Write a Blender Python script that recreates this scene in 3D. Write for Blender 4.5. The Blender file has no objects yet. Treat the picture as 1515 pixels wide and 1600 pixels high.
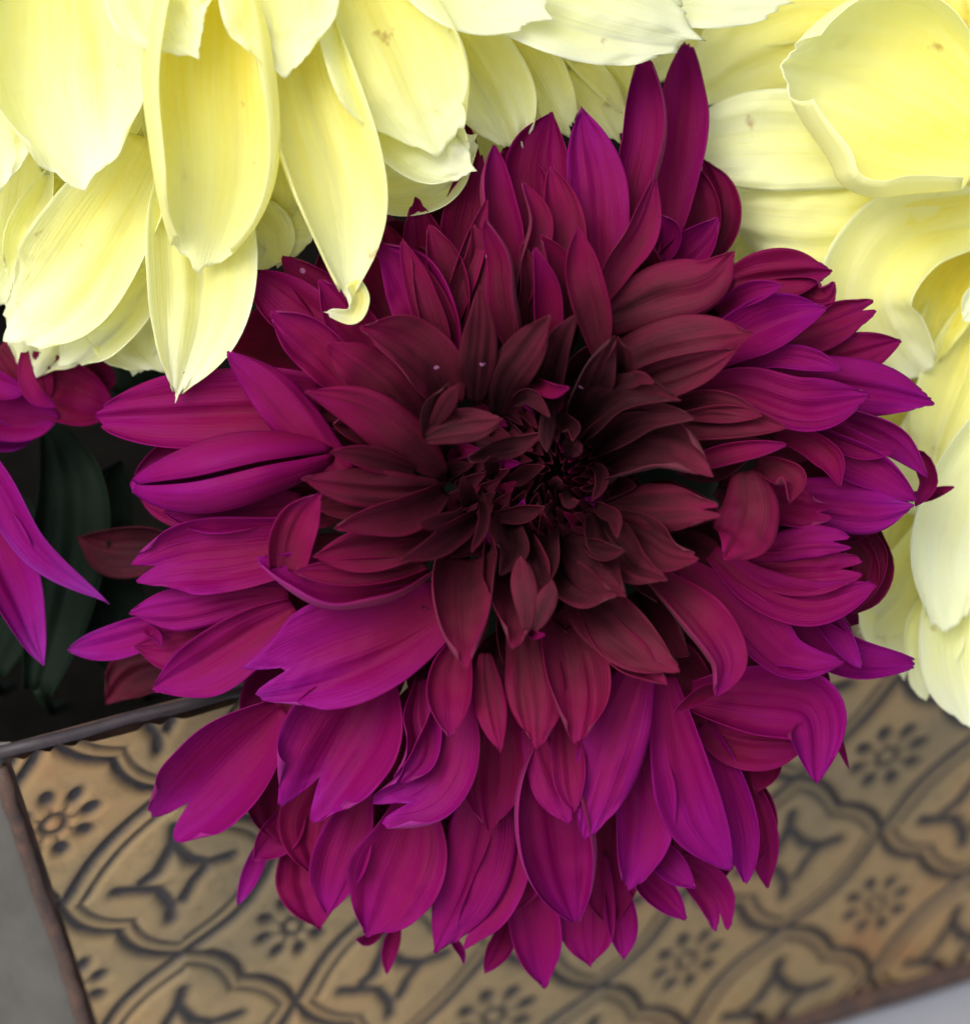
import bpy, math, random
from mathutils import noise as mnoise
import numpy as np
from mathutils import Vector, Matrix

# ------------------------------------------------------------------ camera
S = 0.00017            # metres of the bouquet plane per unit of the flower drawings
D = 0.90               # camera to bouquet plane
FPX = D / S
TH = math.radians(39)  # camera looks 39 degrees down
PS = math.radians(22)  # planter stands turned 22 degrees
RX = np.array([1.0, 0, 0])
UP = np.array([0, math.sin(TH), math.cos(TH)])
BK = np.array([0, -math.cos(TH), math.sin(TH)])
O = np.array([0, 0, 0.2515])
CAM = O + BK * D
sc = bpy.context.scene
C = sc.collection
cam_d = bpy.data.cameras.new('camera'); cam = bpy.data.objects.new('camera', cam_d); C.objects.link(cam)
cam.location = CAM
cam.rotation_euler = (math.radians(90) - TH, 0, 0)
cam_d.sensor_fit = 'HORIZONTAL'; cam_d.sensor_width = 36; cam_d.lens = 36 * FPX / 1515
cam_d.clip_start = 0.05; cam_d.clip_end = 100
cam_d.dof.use_dof = True; cam_d.dof.focus_distance = D - 0.03; cam_d.dof.aperture_fstop = 8.0
sc.camera = cam

# ------------------------------------------------------------------ light
SUN = Vector((-0.40, -0.42, 0.80)).normalized()
w = bpy.data.worlds.new('World'); sc.world = w; w.use_nodes = True
nt = w.node_tree; bg = nt.nodes['Background']
sky = nt.nodes.new('ShaderNodeTexSky'); sky.sky_type = 'NISHITA'; sky.sun_disc = False
sky.sun_elevation = math.asin(SUN.z); sky.sun_rotation = math.atan2(SUN.x, SUN.y)
sky.dust_density = 4.0; sky.air_density = 1.0; sky.ozone_density = 1.0
hs = nt.nodes.new('ShaderNodeHueSaturation'); hs.inputs['Saturation'].default_value = 0.45
nt.links.new(sky.outputs[0], hs.inputs['Color']); nt.links.new(hs.outputs[0], bg.inputs[0])
bg.inputs[1].default_value = 0.15
sd = bpy.data.lights.new('sun', 'SUN'); sd.energy = 1.05; sd.angle = math.radians(42); sd.color = (1, 0.97, 0.92)
so = bpy.data.objects.new('sun', sd); C.objects.link(so)
so.rotation_euler = SUN.to_track_quat('Z', 'Y').to_euler()
sc.view_settings.view_transform = 'Standard'; sc.view_settings.look = 'None'
sc.view_settings.exposure = 0.72; sc.view_settings.gamma = 1.0
sc.view_settings.use_curve_mapping = False
sc.cycles.max_bounces = 14; sc.cycles.diffuse_bounces = 8; sc.cycles.transmission_bounces = 8

rnd = random.Random(7)

# ------------------------------------------------------------------ helpers
def P(u, v, z):
    """drawing coordinates (u right, v down, z toward the viewer) -> world"""
    k = (1 - z / FPX) * S
    return O + RX * ((u - 757.5) * k) - UP * ((v - 800) * k) + BK * (z * S)

def link(o, parent=None):
    C.objects.link(o)
    if parent is not None: o.parent = parent
    return o

def empty(name, label, cat, loc, group=None):
    o = bpy.data.objects.new(name, None); C.objects.link(o)
    o.location = loc; o.empty_display_size = 0.02
    o['label'] = label; o['category'] = cat
    if group: o['group'] = group
    return o

def mesh(name, verts, faces, mats, parent=None, smooth=True):
    """verts in world metres; stored relative to the parent"""
    off = np.array(parent_loc(parent)) if parent is not None else np.zeros(3)
    me = bpy.data.meshes.new(name)
    v = np.asarray(verts, float) - off
    me.from_pydata(v.tolist(), [], [tuple(int(i) for i in f) for f in faces])
    for m in mats: me.materials.append(m)
    if smooth: me.polygons.foreach_set('use_smooth', [True] * len(me.polygons))
    me.update()
    o = bpy.data.objects.new(name, me)
    return link(o, parent)

def parent_loc(p):
    l = Vector((0, 0, 0))
    while p is not None:
        l = l + p.location; p = p.parent
    return l

def fattr(o, name, vals):
    a = o.data.attributes.new(name, 'FLOAT', 'POINT'); a.data.foreach_set('value', np.asarray(vals, float))

# ------------------------------------------------------------------ materials
def mat(name):
    m = bpy.data.materials.new(name); m.use_nodes = True
    return m, m.node_tree, m.node_tree.nodes, m.node_tree.links, m.node_tree.nodes['Principled BSDF']

def ramp(N, stops, interp='LINEAR'):
    r = N.new('ShaderNodeValToRGB'); r.color_ramp.interpolation = interp
    e = r.color_ramp.elements
    while len(e) > 1: e.remove(e[0])
    e[0].position = stops[0][0]; e[0].color = (*stops[0][1], 1)
    for p, c in stops[1:]:
        x = e.new(p); x.color = (*c, 1)
    return r

def math_n(N, L, op, a, b=None, c=None):
    n = N.new('ShaderNodeMath'); n.operation = op
    for i, v in enumerate((a, b, c)):
        if v is None: continue
        if isinstance(v, (int, float)): n.inputs[i].default_value = v
        else: L.new(v, n.inputs[i])
    return n.outputs[0]

def petal_material(name, stops, trans, spec=.08, v2k=.3, vfreq=42.0, edge=None, spots=None, reverse=False, rough=.5, sheen=.3, bump=.55, sheen_tint=(1, 1, 1), streak=.10):
    m, T, N, L, B = mat(name)
    uv = N.new('ShaderNodeUVMap'); uv.uv_map = 'UVMap'
    sep = N.new('ShaderNodeSeparateXYZ'); L.new(uv.outputs[0], sep.inputs[0])
    s, t = sep.outputs[0], sep.outputs[1]
    tone = N.new('ShaderNodeAttribute'); tone.attribute_name = 'tone'
    seed = N.new('ShaderNodeAttribute'); seed.attribute_name = 'seed'
    # fine veins that run the length of the petal, fanning with the width
    cx = N.new('ShaderNodeCombineXYZ')
    L.new(math_n(N, L, 'MULTIPLY', s, vfreq), cx.inputs[0]); L.new(math_n(N, L, 'MULTIPLY', t, 2.2), cx.inputs[1]); L.new(seed.outputs['Fac'], cx.inputs[2])
    v1 = N.new('ShaderNodeTexNoise'); v1.inputs['Scale'].default_value = 1.0; v1.inputs['Detail'].default_value = 4; L.new(cx.outputs[0], v1.inputs['Vector'])
    cy = N.new('ShaderNodeCombineXYZ')
    L.new(math_n(N, L, 'MULTIPLY', s, 5.0), cy.inputs[0]); L.new(math_n(N, L, 'MULTIPLY', t, 2.0), cy.inputs[1]); L.new(seed.outputs['Fac'], cy.inputs[2])
    v2 = N.new('ShaderNodeTexNoise'); v2.inputs['Scale'].default_value = 1.0; v2.inputs['Detail'].default_value = 3; L.new(cy.outputs[0], v2.inputs['Vector'])
    tc = N.new('ShaderNodeTexCoord')
    v3 = N.new('ShaderNodeTexNoise'); v3.inputs['Scale'].default_value = 900; v3.inputs['Detail'].default_value = 3; L.new(tc.outputs['Object'], v3.inputs['Vector'])
    a = math_n(N, L, 'MULTIPLY_ADD', v1.outputs[0], streak * 2, tone.outputs['Fac'])
    a = math_n(N, L, 'MULTIPLY_ADD', v2.outputs[0], v2k, a)
    a = math_n(N, L, 'MULTIPLY_ADD', v3.outputs[0], .10, a)
    a = math_n(N, L, 'ADD', a, -(streak + v2k / 2 + .05))
    if edge is not None:   # pigment pales (or deepens) toward the margin and the tip
        d = math_n(N, L, 'ABSOLUTE', math_n(N, L, 'SUBTRACT', s, .5))
        d = math_n(N, L, 'MULTIPLY', d, 2.0)
        d = math_n(N, L, 'POWER', d, 1.4)
        tt = math_n(N, L, 'POWER', t, 2.0)
        e = math_n(N, L, 'MAXIMUM', math_n(N, L, 'MULTIPLY', d, edge[0]), math_n(N, L, 'MULTIPLY', tt, edge[1]))
        a = math_n(N, L, 'ADD', a, e)
    r = ramp(N, stops); L.new(a, r.inputs[0]); col = r.outputs[0]
    if spots is not None:
        vo = N.new('ShaderNodeTexNoise'); vo.inputs['Scale'].default_value = 110; vo.inputs['Detail'].default_value = 3; L.new(tc.outputs['Object'], vo.inputs['Vector'])
        sr = ramp(N, [(0.0, (0, 0, 0)), (0.69, (0, 0, 0)), (0.76, (1, 1, 1))]); L.new(vo.outputs[0], sr.inputs[0])
        mx = N.new('ShaderNodeMix'); mx.data_type = 'RGBA'
        L.new(math_n(N, L, 'MULTIPLY', sr.outputs[0], .55), mx.inputs[0]); L.new(col, mx.inputs[6]); mx.inputs[7].default_value = (*spots, 1)
        col = mx.outputs[2]
    if spots is None:
        vo = N.new('ShaderNodeTexVoronoi'); vo.inputs['Scale'].default_value = 85; L.new(tc.outputs['Object'], vo.inputs['Vector'])
        sr = ramp(N, [(0.0, (1, 1, 1)), (0.05, (1, 1, 1)), (0.075, (0, 0, 0))]); L.new(vo.outputs['Distance'], sr.inputs[0])
        sx = N.new('ShaderNodeSeparateColor'); L.new(vo.outputs['Color'], sx.inputs[0])
        mx = N.new('ShaderNodeMix'); mx.data_type = 'RGBA'
        L.new(math_n(N, L, 'MULTIPLY', sr.outputs[0], math_n(N, L, 'GREATER_THAN', sx.outputs[0], .86)), mx.inputs[0]); L.new(col, mx.inputs[6]); mx.inputs[7].default_value = (.42, .16, .32, 1)
        col = mx.outputs[2]
    L.new(col, B.inputs['Base Color'])
    B.inputs['Roughness'].default_value = rough
    B.inputs['Specular IOR Level'].default_value = spec
    B.inputs['Sheen Weight'].default_value = sheen; B.inputs['Sheen Roughness'].default_value = .45
    B.inputs['Sheen Tint'].default_value = (*sheen_tint, 1)
    bm = N.new('ShaderNodeBump'); bm.inputs['Strength'].default_value = bump; bm.inputs['Distance'].default_value = .0006
    h = math_n(N, L, 'MULTIPLY_ADD', v3.outputs[0], .25, v1.outputs[0])
    L.new(h, bm.inputs['Height']); L.new(bm.outputs[0], B.inputs['Normal'])
    tr = N.new('ShaderNodeBsdfTranslucent'); L.new(col, tr.inputs[0]); L.new(bm.outputs[0], tr.inputs['Normal'])
    mix = N.new('ShaderNodeMixShader'); mix.inputs[0].default_value = trans
    L.new(B.outputs[0], mix.inputs[1]); L.new(tr.outputs[0], mix.inputs[2])
    L.new(mix.outputs[0], N['Material Output'].inputs[0])
    return m

PURPLE = [(0.0, (.012, .0028, .0045)), (0.13, (.040, .0080, .0130)), (0.30, (.098, .0095, .0240)), (0.47, (.155, .0030, .0380)),
          (0.66, (.168, .0011, .070)), (0.84, (.185, .0016, .125)), (1.0, (.21, .017, .22))]
PURPLE_R = [(0.0, (.028, .0080, .011)), (0.25, (.105, .020, .032)), (0.5, (.170, .012, .055)), (0.75, (.22, .010, .13)), (1.0, (.27, .04, .25))]
M_PUR = petal_material('purple petal', PURPLE, .14, edge=(.13, .13), v2k=.30, sheen=0, rough=.6, streak=.09)
M_PUR_B = petal_material('purple petal reverse', PURPLE_R, .14, edge=(.03, .06), sheen=.02, rough=.6, streak=.09)
YEL = [(0.0, (.88, .66, .03)), (0.25, (.92, .82, .12)), (0.5, (.93, .91, .36)), (0.75, (.93, .94, .56)), (1.0, (.93, .95, .74))]
M_YEL = petal_material('yellow petal', YEL, .5, edge=(.40, .52), spots=(.45, .24, .06), rough=.55, sheen=.15, bump=.5, streak=.14)
M_YEL_B = petal_material('yellow petal reverse', [(0, (.90, .84, .26)), (.5, (.92, .90, .45)), (1, (.93, .94, .66))], .5, edge=(.2, .2), rough=.55, sheen=.15, bump=.35, streak=.10)

def simple(name, col, rough=.6, noise=0, scale=60, col2=None, bump=0, spec=.4, metal=0, stretch=(1, 1, 1)):
    m, T, N, L, B = mat(name)
    B.inputs['Roughness'].default_value = rough; B.inputs['Specular IOR Level'].default_value = spec; B.inputs['Metallic'].default_value = metal
    B.inputs['Base Color'].default_value = (*col, 1)
    if col2 is not None:
        tc = N.new('ShaderNodeTexCoord'); mp = N.new('ShaderNodeMapping'); mp.inputs['Scale'].default_value = stretch
        L.new(tc.outputs['Object'], mp.inputs[0])
        n = N.new('ShaderNodeTexNoise'); n.inputs['Scale'].default_value = scale; n.inputs['Detail'].default_value = 7; n.inputs['Roughness'].default_value = .65
        L.new(mp.outputs[0], n.inputs['Vector'])
        r = ramp(N, [(.32, col), (.68, col2)]); L.new(n.outputs[0], r.inputs[0]); L.new(r.outputs[0], B.inputs['Base Color'])
        if bump:
            b = N.new('ShaderNodeBump'); b.inputs['Strength'].default_value = bump; b.inputs['Distance'].default_value = .001
            L.new(n.outputs[0], b.inputs['Height']); L.new(b.outputs[0], B.inputs['Normal'])
    return m

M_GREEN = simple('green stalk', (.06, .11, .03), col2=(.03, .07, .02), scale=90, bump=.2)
M_LEAF = simple('dark leaf', (.004, .009, .005), col2=(.007, .014, .008), spec=.1, rough=.7, scale=70, bump=.3)  # green kept this dark to put the shade among the flowers into it
M_SOIL_SHADE = simple('soil', (.002, .002, .0015), col2=(.006, .005, .004), spec=.05, rough=.95, scale=150, bump=1)  # near-black, with the shade inside the box put into the colour
M_RIM = simple('dark metal rim', (.007, .004, .006), col2=(.026, .015, .020), rough=.6, scale=120, bump=.3, spec=.6)
M_RUST = simple('rusty edge', (.035, .026, .024), col2=(.11, .055, .035), rough=.6, scale=140, bump=.5)
M_SIDE = simple('weathered grey side', (.075, .070, .060), col2=(.125, .118, .104), rough=.8, scale=45, bump=.3, stretch=(1, 1, .5))
M_TABLE = simple('pale table', (.36, .37, .41), col2=(.42, .43, .46), rough=.6, scale=12, bump=.05)
M_SPECK = simple('pale speck', (.75, .60, .75), rough=.3)

# embossed panel: ochre glaze with dark wash settled in the grooves, rust toned patches
m, T, N, L, B = mat('embossed ochre panel'); M_PANEL = m
gr = N.new('ShaderNodeAttribute'); gr.attribute_name = 'groove'
tc = N.new('ShaderNodeTexCoord')
n1 = N.new('ShaderNodeTexNoise'); n1.inputs['Scale'].default_value = 16; n1.inputs['Detail'].default_value = 5; L.new(tc.outputs['Object'], n1.inputs['Vector'])
n2 = N.new('ShaderNodeTexNoise'); n2.inputs['Scale'].default_value = 160; n2.inputs['Detail'].default_value = 6; n2.inputs['Roughness'].default_value = .7; L.new(tc.outputs['Object'], n2.inputs['Vector'])
r1 = ramp(N, [(.34, (0.2021, 0.1539, 0.0798)), (.50, (0.2838, 0.1985, 0.0912)), (.62, (0.3268, 0.2066, 0.0874)), (.74, (0.2838, 0.1255, 0.0418))]); L.new(n1.outputs[0], r1.inputs[0])
r2 = ramp(N, [(.35, (.55, .55, .55)), (.6, (1.1, 1.08, 1.05))]); L.new(n2.outputs[0], r2.inputs[0])
mx = N.new('ShaderNodeMix'); mx.data_type = 'RGBA'; mx.blend_type = 'MULTIPLY'; mx.inputs[0].default_value = .6; L.new(r1.outputs[0], mx.inputs[6]); L.new(r2.outputs[0], mx.inputs[7])
mg = N.new('ShaderNodeMix'); mg.data_type = 'RGBA'; L.new(mx.outputs[2], mg.inputs[6]); mg.inputs[7].default_value = (.026, .022, .023, 1)
ga = math_n(N, L, 'MULTIPLY_ADD', n2.outputs[0], 1.1, gr.outputs['Fac']); ga = math_n(N, L, 'SUBTRACT', ga, .55); ga = math_n(N, L, 'MULTIPLY', ga, 1.12)
gc = N.new('ShaderNodeClamp'); L.new(ga, gc.inputs[0]); L.new(gc.outputs[0], mg.inputs[0])
L.new(mg.outputs[2], B.inputs['Base Color']); B.inputs['Roughness'].default_value = .5; B.inputs['Specular IOR Level'].default_value = .4
bb = N.new('ShaderNodeBump'); bb.inputs['Strength'].default_value = .35; bb.inputs['Distance'].default_value = .0008; L.new(n2.outputs[0], bb.inputs['Height']); L.new(bb.outputs[0], B.inputs['Normal'])

# ------------------------------------------------------------------ the setting: table and planter
def struct(o):
    o['kind'] = 'structure'; return o
tb = mesh('table_top', [(-6, -3, 0), (6, -3, 0), (6, 8, 0), (-6, 8, 0)], [(0, 1, 2, 3)], [M_TABLE], smooth=False); struct(tb)

dd = np.array([math.cos(PS), math.sin(PS), 0]); nn = np.array([math.sin(PS), -math.cos(PS), 0]); zz = np.array([0, 0, 1.0])
CF = -0.005
def F(a, h, off=0.0):            # point on the planter's front: a along it, h height relative to O
    return dd * a + nn * (CF + off) + zz * (O[2] + h)
H0, H1 = -0.0455, -0.2500        # rim and foot of the front, relative to O
def leftx(h): return -0.1365 + (H0 - h) * 0.145
RIGHTX = 0.36; DEPTH = 0.45
planter = empty('planter_box', 'ochre box planter with embossed medallion front and dark metal rim, under the flowers', 'planter', F(0.1, H1 - .0015, -.1))
ox = F(0, 0)
TS = 0.0645
def seg_d(p, q, a, b):
    ax, ay = a; bx, by = b; vx, vy = bx - ax, by - ay
    t = np.clip(((p - ax) * vx + (q - ay) * vy) / (vx * vx + vy * vy), 0, 1)
    return np.hypot(p - ax - t * vx, q - ay - t * vy)
STR = [[(-.11, .28), (-.13, .19), (-.21, .05), (-.27, .01)], [(-.13, .19), (-.06, .07), (.03, .02), (.15, .03)], [(.03, .02), (-.04, -.05), (-.09, -.15)], [(-.14, -.26), (-.14, -.18), (-.20, -.06), (-.38, 0)]]
STR = [[(x + .1, y) for x, y in l] for l in STR]
def relief(A, Hh):
    X = (A - 0.1345) / TS; Y = (Hh + 0.202) / TS
    wob = .02 * np.sin(X * 5.1 + Y * 2.3) + .010 * np.sin(Y * 7.7 - X * 3.1)
    Xw = X + wob; Yw = Y + .012 * np.sin(X * 4.3 + 1)
    ci, cj = np.floor(Xw), np.floor(Yw)
    p = Xw - ci - .5; q = Yw - cj - .5
    u = np.abs(p) - np.abs(q)
    bul = np.where(p * q > 0, .078 * np.abs(np.sin(2 * np.pi * u)) ** .8, .085 * np.cos(np.pi * np.clip(u, -.5, .5)) ** 1.2)
    f = np.abs(p) + np.abs(q) - .5 - bul
    g = np.exp(-(f / .040) ** 2)
    g = np.maximum(g, .8 * np.exp(-((f + .105) / .024) ** 2))
    for l in STR:
        for a, b in zip(l[:-1], l[1:]):
            g = np.maximum(g, np.exp(-(seg_d(p, q, a, b) / .034) ** 2))
    # rosettes on the lattice corners
    ri, rj = np.round(Xw), np.round(Yw)
    pr, qr = Xw - ri, Yw - rj
    rr = np.hypot(pr, qr)
    g = np.maximum(g, .85 * np.exp(-((rr - .048) / .018) ** 2))
    for k in range(8):
        an = k * math.pi / 4 + .2
        cx, cy = .152 * math.cos(an), .152 * math.sin(an)
        lx = (pr - cx) * math.cos(an) + (qr - cy) * math.sin(an); ly = -(pr - cx) * math.sin(an) + (qr - cy) * math.cos(an)
        g = np.maximum(g, 1.1 * np.exp(-((lx / .046) ** 2 + (ly / .036) ** 2) ** 1.3))
        g = np.maximum(g, .55 * np.exp(-(seg_d(pr, qr, (.05 * math.cos(an), .05 * math.sin(an)), (cx, cy)) / .010) ** 2))
    g = np.clip(g, 0, 1)
    dome = np.clip(-f, 0, .5) * 1.6
    ro = np.clip(f, 0, .3) * 1.2
    hgt = .0021 * (1 - g) + .0016 * dome + .0010 * ro
    return hgt, g, f, ci, cj, ri, rj
na, nh = 560, 240
aa = np.linspace(0, 1, na); hh = np.linspace(H1 + .006, H0 - .0012, nh)
Hg = np.repeat(hh[:, None], na, 1)
LX = -0.1365 + (H0 - Hg) * 0.145 + .003
Ag = LX + (RIGHTX - LX) * aa[None, :]
hgt, g, f, ci, cj, ri, rj = relief(Ag, Hg)
PV = (dd[None, None, :] * Ag[..., None] + nn[None, None, :] * (CF + hgt)[..., None] + zz[None, None, :] * (O[2] + Hg)[..., None])
fc = (f[:-1, :-1] + f[1:, 1:]) / 2
key = np.where(fc < 0, (ci[:-1, :-1] + 50) * 100 + cj[:-1, :-1] + 50, 1e5 + (ri[:-1, :-1] + 50) * 100 + rj[:-1, :-1] + 50).astype(int)
idx = np.arange(na * nh).reshape(nh, na)
quads = np.stack([idx[:-1, :-1], idx[:-1, 1:], idx[1:, 1:], idx[1:, :-1]], -1)
PVf = PV.reshape(-1, 3); gf = g.reshape(-1)
panel = mesh('front_panel', [F(leftx(H0), H0, -.004), F(RIGHTX, H0, -.004), F(RIGHTX, H1, -.004), F(leftx(H1), H1, -.004),
                             F(leftx(H0), H0, -.0012), F(RIGHTX, H0, -.0012), F(RIGHTX, H1, -.0012), F(leftx(H1), H1, -.0012)],
             [(0, 1, 2, 3), (4, 7, 6, 5), (0, 4, 5, 1), (1, 5, 6, 2), (2, 6, 7, 3), (3, 7, 4, 0)], [M_RUST], planter, smooth=False)
for k in np.unique(key):
    qs = quads[key == k]
    if len(qs) < 6: continue
    un, inv = np.unique(qs.reshape(-1), return_inverse=True)
    o = mesh('medallion' if k < 1e5 else 'rosette_tile', PVf[un], inv.reshape(-1, 4), [M_PANEL], panel)
    fattr(o, 'groove', gf[un])

def bar(name, pts, r, mats, parent, n=10, flat=1.0, closed=False):
    """swept tube through world points"""
    pts = [np.asarray(p, float) for p in pts]; V = []; Fc = []
    rr = r if isinstance(r, (list, tuple)) else [r] * len(pts)
    up0 = np.array([0.13, 0.2, 1.0])
    for i, p in enumerate(pts):
        t = pts[min(i + 1, len(pts) - 1)] - pts[max(i - 1, 0)]; t /= np.linalg.norm(t) + 1e-9
        a = np.cross(t, up0); a /= np.linalg.norm(a) + 1e-9; b = np.cross(t, a)
        for k in range(n):
            an = 2 * math.pi * k / n
            V.append(p + rr[i] * (a * math.cos(an) + b * math.sin(an) * flat))
    for i in range(len(pts) - 1):
        for k in range(n):
            k2 = (k + 1) % n
            Fc.append((i * n + k, i * n + k2, (i + 1) * n + k2, (i + 1) * n + k))
    Fc.append(tuple(range(n))[::-1]); Fc.append(tuple((len(pts) - 1) * n + k for k in range(n)))
    return mesh(name, V, Fc, mats, parent)

def lerp_pts(a, b, n, wob=0, sd=0):
    R_ = random.Random(sd)
    return [a + (b - a) * i / (n - 1) + np.array([R_.uniform(-wob, wob) for _ in range(3)]) for i in range(n)]
B0 = F(leftx(H0), H0); B1 = F(RIGHTX, H0); B2 = F(RIGHTX, H0, -DEPTH); B3 = F(leftx(H0) - .60, H0, -.20)
G0 = F(leftx(H1), H1); G1 = F(RIGHTX - .02, H1); G2 = F(RIGHTX - .02, H1, -DEPTH + .02); G3 = F(leftx(H1) - .60, H1, -.20)
for a, b, s_ in ((B0, B1, 1), (B1, B2, 2), (B2, B3, 3), (B3, B0, 4)):
    bar('rim', lerp_pts(a + zz * .001, b + zz * .001, 40, .0004, s_), .0017, [M_RIM], planter, n=12)
bar('corner_edge', lerp_pts(B0 + nn * .0005 + zz * -.004, G0 + nn * .0005, 30, .0004, 5), .0021, [M_RUST], planter)
bar('foot_edge', lerp_pts(G0 + nn * .0015 + zz * .004, G1 + nn * .0015 + zz * .004, 40, .0004, 6), .0046, [M_RUST], planter)
for nm, q in (('side_panel', (B3, B0, G0, G3)), ('side_panel', (B1, B2, G2, G1)), ('back_panel', (B2, B3, G3, G2))):
    ctr = (B0 + B2 + G0 + G2) / 4; inn = [p + (ctr - p) * .02 * np.array([1, 1, 0]) for p in q]
    v = list(q) + inn
    o_ = mesh(nm, v, [(0, 1, 2, 3), (7, 6, 5, 4), (0, 4, 5, 1), (1, 5, 6, 2), (2, 6, 7, 3), (3, 7, 4, 0)], [M_SIDE, M_SOIL_SHADE], planter, smooth=False)
    o_.data.polygons[1].material_index = 1  # inner faces borrow the near-black soil colour, painting in the box's shade
sq = [p + zz * -.11 for p in (B0, B1, B2, B3)]; c0 = sum(sq) / 4
nu = 40; SV = []; SF = []
for i in range(nu):
    for j in range(nu):
        u_, v_ = .03 + .94 * i / (nu - 1), .03 + .94 * j / (nu - 1)
        p = (sq[0] * (1 - u_) + sq[1] * u_) * (1 - v_) + (sq[3] * (1 - u_) + sq[2] * u_) * v_
        SV.append(p + zz * rnd.uniform(-.003, .003))
for i in range(nu - 1):
    for j in range(nu - 1):
        SF.append((i * nu + j, (i + 1) * nu + j, (i + 1) * nu + j + 1, i * nu + j + 1))
so_ = mesh('soil', SV, SF, [M_SOIL_SHADE]); so_['kind'] = 'structure'

# ------------------------------------------------------------------ petals
def spline(pts, n):
    p = np.array(pts, float)
    if len(p) == 2: p = np.array([p[0], (p[0] + p[1]) / 2, p[1]])
    seg = np.linalg.norm(np.diff(p, axis=0), axis=1); k = np.concatenate([[0], np.cumsum(seg)])
    k /= k[-1]
    # natural-ish interpolation with Catmull-Rom on the chord parameter
    ext = np.vstack([2 * p[0] - p[1], p, 2 * p[-1] - p[-2]])
    kk = np.concatenate([[-(k[1])], k, [2 - k[-2]]])
    out = []
    for t in np.linspace(0, 1, n):
        i = min(np.searchsorted(k, t, side='right') - 1, len(p) - 2); i = max(i, 0)
        t0, t1, t2, t3 = kk[i:i + 4]; P0, P1, P2, P3 = ext[i:i + 4]
        A1 = (t1 - t) / (t1 - t0) * P0 + (t - t0) / (t1 - t0) * P1
        A2 = (t2 - t) / (t2 - t1) * P1 + (t - t1) / (t2 - t1) * P2
        A3 = (t3 - t) / (t3 - t2) * P2 + (t - t2) / (t3 - t2) * P3
        B1_ = (t2 - t) / (t2 - t0) * A1 + (t - t0) / (t2 - t0) * A2
        B2_ = (t3 - t) / (t3 - t1) * A2 + (t - t1) / (t3 - t1) * A3
        out.append((t2 - t) / (t2 - t1) * B1_ + (t - t1) / (t2 - t1) * B2_)
    return np.array(out)

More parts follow.
